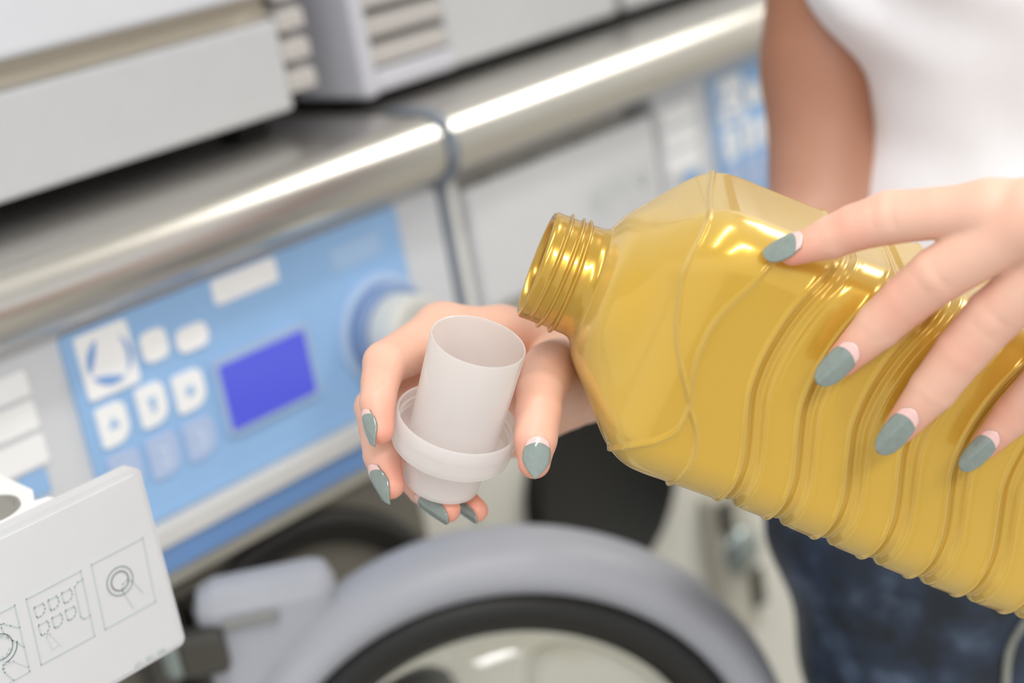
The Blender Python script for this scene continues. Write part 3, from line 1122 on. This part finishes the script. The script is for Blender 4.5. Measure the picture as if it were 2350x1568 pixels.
# right hand: palm behind the cap, fingers round it
R_INDEX = fin([(1015, 766, 655, 70), (950, 800, 634, 58), (884, 834, 612, 52), (872, 880, 602, 44), (867, 925, 594, 42), (872, 988, 587, 33)])
R_MIDDLE = fin([(985, 860, 672, 60), (858, 935, 634, 45), (866, 985, 622, 42), (876, 1045, 610, 43), (896, 1114, 604, 33)])
R_RING = fin([(990, 950, 682, 55), (905, 1045, 655, 42), (972, 1120, 622, 39), (1028, 1170, 611, 30)])
R_PINKY = fin([(1020, 1020, 684, 48), (975, 1085, 664, 36), (1048, 1132, 636, 32), (1094, 1172, 622, 27)])
R_THUMB = fin([(1325, 832, 700, 76), (1265, 850, 626, 67), (1240, 900, 605, 55), (1236, 945, 597, 54), (1229, 1010, 590, 50), (1226, 1062, 588, 38)])
palmR = [fin([(1015, 766, 655, 66), (1150, 772, 668, 68), (1300, 785, 702, 64)]),
         fin([(985, 860, 672, 58), (1300, 850, 711, 66)]),
         fin([(990, 950, 682, 54), (1300, 900, 711, 62)]),
         fin([(1020, 1020, 684, 48), (1180, 990, 690, 56), (1295, 925, 690, 62)]),
         fin([(1258, 880, 630, 66), (1300, 880, 658, 76), (1345, 870, 702, 88)]),
         fin([(1320, 850, 708, 112), (1460, 840, 722, 110), (1560, 800, 735, 118)])]
creR = [(H(1198, 940, 585), H(1272, 945, 585), 1.0, 0.4), (H(1195, 925, 585), H(1275, 925, 585), 1.4, 0.35), (H(1200, 905, 585), H(1275, 902, 588), 1.2, 0.25)]
VR, FR = hand_sdf((-75, -84, -770), (78, 26, -555), 0.85, palmR, [R_INDEX, R_MIDDLE, R_RING, R_PINKY, R_THUMB], 9.0, 5.0, creR)

# left hand: laid over the bottle
L_INDEX = fin([(2270, 488, 520, 74), (2150, 490, 528, 60), (2040, 500, 536, 62), (1960, 523, 541, 54), (1905, 546, 545, 50), (1818, 578, 549, 33)])
L_MIDDLE = fin([(2370, 500, 512, 75), (2150, 632, 530, 66), (2080, 688, 538, 60), (2015, 748, 545, 55), (1932, 828, 552, 38)])
L_RING = fin([(2450, 585, 512, 72), (2278, 725, 530, 66), (2205, 808, 538, 60), (2140, 892, 546, 55), (2064, 982, 554, 37)])
L_PINKY = fin([(2530, 720, 522, 62), (2408, 868, 540, 56), (2325, 952, 552, 47), (2258, 1022, 559, 32)])
L_THUMB = fin([(2650, 640, 560, 90), (2560, 640, 640, 78), (2400, 720, 690, 62), (2240, 770, 688, 50)])
for fg in (L_INDEX, L_MIDDLE, L_RING, L_PINKY):
    for q in fg[0]:
        q[2] += 1.0
palmL = [fin([(2270, 488, 520, 74), (2400, 500, 514, 80), (2700, 570, 528, 96)]),
         fin([(2370, 500, 512, 75), (2700, 640, 524, 92)]),
         fin([(2450, 585, 512, 72), (2700, 700, 526, 90)]),
         fin([(2530, 720, 522, 62), (2700, 770, 534, 86)]),
         fin([(2640, 640, 560, 80), (2560, 640, 640, 70)]),
         fin([(2700, 670, 535, 140), (2850, 720, 560, 132), (2960, 745, 585, 140)])]
creL = [(H(2095, 615, 518), H(2155, 672, 518), 1.1, 0.45), (H(2225, 705, 518), H(2285, 760, 518), 1.1, 0.45), (H(2015, 452, 525), H(2035, 520, 525), 1.1, 0.4), (H(2125, 585, 516), H(2185, 640, 516), 1.1, 0.4), (H(2110, 600, 518), H(2170, 655, 518), 1.6, 0.3), (H(2240, 690, 518), H(2300, 745, 518), 1.6, 0.3), (H(2030, 450, 525), H(2050, 520, 525), 1.6, 0.25)]
for fg, q in ((L_MIDDLE, 1), (L_MIDDLE, 3), (L_RING, 1), (L_RING, 3), (L_INDEX, 2), (L_INDEX, 4), (L_PINKY, 1)):
    c, r = fg[0][q], fg[1][q]
    t = (fg[0][q + 1] - fg[0][q - 1])
    t /= np.linalg.norm(t)
    sd = np.cross(t, np.array([0.0, 0.15, 1.0]))
    sd /= np.linalg.norm(sd)
    up = np.cross(sd, t)
    for off in ((-3.2, -1.1, 1.2, 3.4) if q < 3 else (-1.6, 0.4, 2.2)):
        a_, b_ = c + t * off + up * r * 0.90 - sd * r * 0.55, c + t * (off + 0.5) + up * r * 0.90 + sd * r * 0.55
        creL.append((a_, b_, 0.75, 0.32))
VL, FL = hand_sdf((78, -50, -705), (305, 62, -470), 0.8, palmL, [L_INDEX, L_MIDDLE, L_RING, L_PINKY, L_THUMB], 9.0, 4.0, creL)


def flush_of(V, spots):
    f = np.zeros(len(V))
    for c, rad, amt in spots:
        f = np.maximum(f, amt * np.exp(-(((V - c) ** 2).sum(1)) / rad ** 2))
    return f


spR, spL = [], []
for fg, sp in ((R_INDEX, spR), (R_MIDDLE, spR), (R_RING, spR), (R_PINKY, spR), (R_THUMB, spR), (L_INDEX, spL), (L_MIDDLE, spL), (L_RING, spL), (L_PINKY, spL)):
    p = fg[0]
    sp.append((p[-1], 11, 0.7))
    sp.append((p[len(p) // 2], 9, 0.45))
flR = flush_of(VR, spR)
flL = flush_of(VL, spL)


# body, arms, legs in metres
def Wp(px, py, d):
    v = np.array([(px - 1175) / 3600 * d, -(py - 784) / 3600 * d, -d])
    return CAM_LOC + CAM_ROT @ (v / 1000)


LAT = np.array([0.677, -0.736, 0.0])
FRT = np.array([-0.736, -0.677, 0.0])
PX = np.array([0.945 - 0.677 * 0.062, -0.455 + 0.736 * 0.062, 0.0])             # where the person stands


def at(lat, frt, z, base=PX):
    return base + LAT * lat + FRT * frt + np.array([0, 0, z])


r_wrist = to_world(H(1530, 812, 728))[0]
l_wrist = to_world(H(2930, 738, 578))[0]
r_elbow = Wp(1880, 620, 965)
r_shoulder = Wp(1905, -330, 965)
l_shoulder = at(0.165, 0.0, 1.30)
l_elbow = np.array([0.800, -0.745, 1.085])
limbs = [([r_shoulder, (r_shoulder + r_elbow) / 2, r_elbow], [0.041, 0.036, 0.031]),
         ([r_elbow, r_elbow * 0.65 + r_wrist * 0.35, r_wrist], [0.031, 0.034, 0.0235]),
         ([l_shoulder, (l_shoulder + l_elbow) / 2, l_elbow], [0.041, 0.037, 0.033]),
         ([l_elbow, l_elbow * 0.65 + l_wrist * 0.35, l_wrist], [0.033, 0.036, 0.0235])]
torso = [([at(-0.035, 0, 1.24), at(0.075, 0, 1.24)], [0.085, 0.085]),
         ([at(-0.055, 0.0, 1.06), at(0.055, 0.0, 1.06)], [0.075, 0.075]),
         ([at(-0.08, 0.0, 0.90), at(0.08, 0.0, 0.90)], [0.088, 0.088]),
         ([at(0, 0, 0.9), at(0, 0, 1.28)], [0.08, 0.08]),
         ([at(-0.04, 0, 1.345), at(0.13, 0, 1.325)], [0.042, 0.045]),
         ([at(0, -0.01, 1.30), at(0, 0.01, 1.42)], [0.055, 0.048]),
         ([at(0, 0.02, 1.46), at(0, 0.005, 1.53)], [0.066, 0.078]),
         ([at(0, 0.095, 1.475), at(0, 0.088, 1.50)], [0.010, 0.006])]
legs = []
for sg in (-1, 1):
    legs.append(([at(sg * 0.085, 0.0, 0.86), at(sg * 0.09, 0.01, 0.48), at(sg * 0.09, -0.01, 0.10)], [0.085, 0.056, 0.038]))
    legs.append(([at(sg * 0.09, -0.01, 0.06), at(sg * 0.095, 0.14, 0.045)], [0.036, 0.030]))


def sdf_of(G, parts, k=0.03, kk=0.02):
    D = None
    for pts, rad in parts:
        s = chain(G, pts, rad, kk)
        D = s if D is None else smin(D, s, k)
    return D


allp = limbs + torso + legs
P_ = np.concatenate([np.array(p) for p, r in allp])
lo, hi = P_.min(0) - 0.14, P_.max(0) + 0.14
hB = 0.009
VB, FB = surface_nets(sdf_of(grid(lo, hi, hB), allp), lo, hB)
VB = relax(VB, FB, 2)
# arms again at a finer step over the coarse ones keep the seam at the wrists hidden
Vall = np.concatenate([to_world(VR), to_world(VL), VB])
Fall = np.concatenate([FR, FL + len(VR), FB + len(VR) + len(VL)])
org = at(0, 0, 0)
me = np_mesh('person', Vall - org, Fall)
att = me.attributes.new('flush', 'FLOAT', 'POINT')
att.data.foreach_set('value', np.concatenate([flR, flL, np.full(len(VB), 0.03)]).astype(np.float32))
at2 = me.attributes.new('tan', 'FLOAT', 'POINT')  # painted shade on the body's skin, fading out toward the wrists
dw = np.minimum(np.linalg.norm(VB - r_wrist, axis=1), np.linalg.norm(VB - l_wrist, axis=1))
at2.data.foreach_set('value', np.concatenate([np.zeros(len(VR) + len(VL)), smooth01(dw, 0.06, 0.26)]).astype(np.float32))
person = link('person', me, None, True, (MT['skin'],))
person.location = org
tag(person, 'person in white T-shirt and dark jeans pouring from a bottle, grey-green nail polish', 'person')


# T-shirt and jeans
def cloth(name, parts, grow, zlo, zhi, m, h, fold):
    P2 = np.concatenate([np.array(p) for p, r in parts])
    lo, hi = P2.min(0) - 0.16, P2.max(0) + 0.16
    lo[2], hi[2] = max(lo[2], zlo - 0.02), min(hi[2], zhi + 0.02)
    G = grid(lo, hi, h)
    D = sdf_of(G, parts, 0.04) - grow
    D = D + fold(G)
    D = np.maximum(D, np.maximum(zlo - G[2], G[2] - zhi))
    V, Fq = surface_nets(D.astype(np.float32), lo, h)
    V = relax(V, Fq, 2)
    me = np_mesh(name, V - org, Fq)
    return link(name, me, person, True, (m,))


def shirt_fold(G):
    X, Y, Z = G
    l = (X - PX[0]) * LAT[0] + (Y - PX[1]) * LAT[1]
    u = 0.80 * l + 0.60 * Z + 0.012 * np.sin(22 * (l - Z))
    w = 0.45 + 0.55 * np.sin(9 * l - 13 * Z + 1.0)
    return 0.0065 * w * np.sin(135 * u + 1.2) + 0.003 * np.sin(60 * u) + 0.002 * np.sin(70 * l - 40 * Z)


sleeve = [([r_shoulder + np.array([0, 0, 0.042]), r_shoulder + np.array([0, 0, 0.034])], [0.046, 0.044]), ([l_shoulder, l_shoulder * 0.6 + l_elbow * 0.4], [0.052, 0.055])]
cloth('t_shirt', [([at(-0.046, 0, 1.24), at(0.075, 0, 1.24)], [0.082, 0.085])] + torso[1:4] + [([at(-0.05, 0, 1.335), at(0.13, 0, 1.335)], [0.055, 0.055]), ([at(0, 0, 1.2), at(0, 0, 1.33)], [0.085, 0.085]), ([at(-0.085, 0, 0.905), at(0.085, 0, 0.905)], [0.102, 0.102])] + sleeve, 0.016, 0.912, 1.40, MT['shirt'], 0.006, shirt_fold)


def jean_fold(G):
    X, Y, Z = G
    return 0.003 * np.sin(60 * Z + 20 * X)


cloth('jeans', [([at(-0.085, 0.005, 0.885), at(0.085, 0.005, 0.885)], [0.092, 0.092]),
                ([at(-0.085, 0.0, 0.86), at(-0.09, 0.01, 0.48), at(-0.09, -0.01, 0.09)], [0.110, 0.068, 0.058]),
                ([at(0.085, 0.0, 0.86), at(0.09, 0.01, 0.48), at(0.09, -0.01, 0.09)], [0.098, 0.068, 0.058])], 0.010, 0.07, 0.96, MT['denim'], 0.007, jean_fold)
for sg in (-1, 1):
    bm = bmesh.new()
    bmesh.ops.create_uvsphere(bm, u_segments=20, v_segments=12, radius=1)
    for v in bm.verts:
        l, f, z = v.co
        v.co = Vector(at(sg * 0.092 + l * 0.043, 0.065 + f * 0.125, max(0.0, 0.04 + z * 0.05)) - org)
    obj('shoe', bm, MT['trainer'], person, True)


# fingernails
def nail(fg, tb, tt, n, w, lift=0.25, rt=0.75, shape=0.0, cur=1.0):
    """nail along the last bone: base at tb, end at tt (1 = fingertip centre), n = way the back of the finger faces"""
    a, b = fg[0][-2], fg[0][-1]
    ra, rb = fg[1][-2], fg[1][-1]
    t = (b - a) / np.linalg.norm(b - a)
    n = np.array(n, float)
    n -= n.dot(t) * t
    n /= np.linalg.norm(n)
    side = np.cross(t, n)
    NV, NU = 26, 15
    top = np.zeros((NV, NU, 3))
    bot = np.zeros((NV, NU, 3))
    rbase = ra + (rb - ra) * min(tb, 1)
    for i in range(NV):
        v = i / (NV - 1)
        if v < 0.5:
            ww = 0.80 + 0.20 * smooth01(v, 0, 0.35)
        elif shape:
            ww = 1.0 - ((v - 0.5) / 0.5) ** 1.7
        else:
            ww = math.sqrt(max(0.0, 1 - ((v - 0.5) / 0.502) ** 2.6))
        wid = max(w / 2 * ww, 0.12)
        R = w * 0.62 * cur
        for k in range(NU):
            u = 2 * k / (NU - 1) - 1
            vv = v + 0.13 * u * u * max(0.0, 1 - v / 0.6)
            tv = tb + (tt - tb) * vv
            r = rbase + lift + (rb * rt - rbase) * max(0.0, (vv - 0.15) / 0.85) ** 1.6
            c = a + (b - a) * tv
            x = wid * u
            top[i, k] = c + n * (r - x * x / (2 * R)) + side * x
            bot[i, k] = top[i, k] - n * 0.7
    V = np.concatenate([top.reshape(-1, 3), bot.reshape(-1, 3)])
    F, mi = [], []
    o = NV * NU
    for i in range(NV - 1):
        for k in range(NU - 1):
            q = (i * NU + k, i * NU + k + 1, (i + 1) * NU + k + 1, (i + 1) * NU + k)
            F.append(q)
            mi.append(1 if i < 4 else 0)
            F.append(tuple(o + z for z in q[::-1]))
            mi.append(1)
    ring = [k for k in range(NU)] + [i * NU + NU - 1 for i in range(1, NV)] + [(NV - 1) * NU + k for k in range(NU - 2, -1, -1)] + [i * NU for i in range(NV - 2, 0, -1)]
    for q in range(len(ring)):
        p, p2 = ring[q], ring[(q + 1) % len(ring)]
        F.append((p, p + o, p2 + o, p2))
        mi.append(0)
    Wd = to_world(V) - org
    me = np_mesh('fingernail', Wd, np.array(F))
    ob = link('fingernail', me, person, True, (MT['polish'], MT['nail_bare']))
    if len(me.polygons) == len(mi):
        me.polygons.foreach_set('material_index', mi)
    bm = bmesh.new()
    bm.from_mesh(me)
    bmesh.ops.recalc_face_normals(bm, faces=bm.faces)
    bm.to_mesh(me)
    bm.free()
    return ob


nail(L_INDEX, 0.60, 1.70, (-0.1, 0.62, 0.75), 10.0)
nail(L_MIDDLE, 0.48, 1.62, (-0.22, 0.10, 0.95), 9.8)
nail(L_RING, 0.42, 1.58, (-0.22, 0.10, 0.95), 9.6)
nail(L_PINKY, 0.44, 1.74, (-0.25, 0.12, 0.95), 8.2)
nail(R_INDEX, 0.36, 1.62, (-0.86, 0.0, 0.52), 9.6, rt=0.5, shape=0.6)
nail(R_MIDDLE, 0.32, 1.62, (-0.78, -0.1, 0.62), 9.8, rt=0.5, shape=0.6)
nail(R_RING, 0.15, 1.35, (-0.55, -0.45, 0.70), 9.2, rt=0.8)
nail(R_PINKY, 0.15, 1.40, (-0.55, -0.40, 0.72), 7.2, rt=0.8)
nail(R_THUMB, -0.02, 1.80, (0.12, 0.05, 1.0), 10.6, rt=0.75, shape=0.9)

# pocket seam of the jeans
bm = bmesh.new()
pp = [(-0.1410, -0.034, 0.862), (-0.1427, -0.0267, 0.852), (-0.1442, -0.0191, 0.839), (-0.1437, -0.0157, 0.8298), (-0.1433, -0.0135, 0.8205), (-0.1433, -0.0118, 0.8079), (-0.1443, -0.0114, 0.7961), (-0.1449, -0.012, 0.7842)]
tube(bm, [(x - 0.0012, y - 0.0008, z) for x, y, z in pp], 0.0024, 6)
obj('pocket_seam', bm, MT['seam_thread'], person, True)
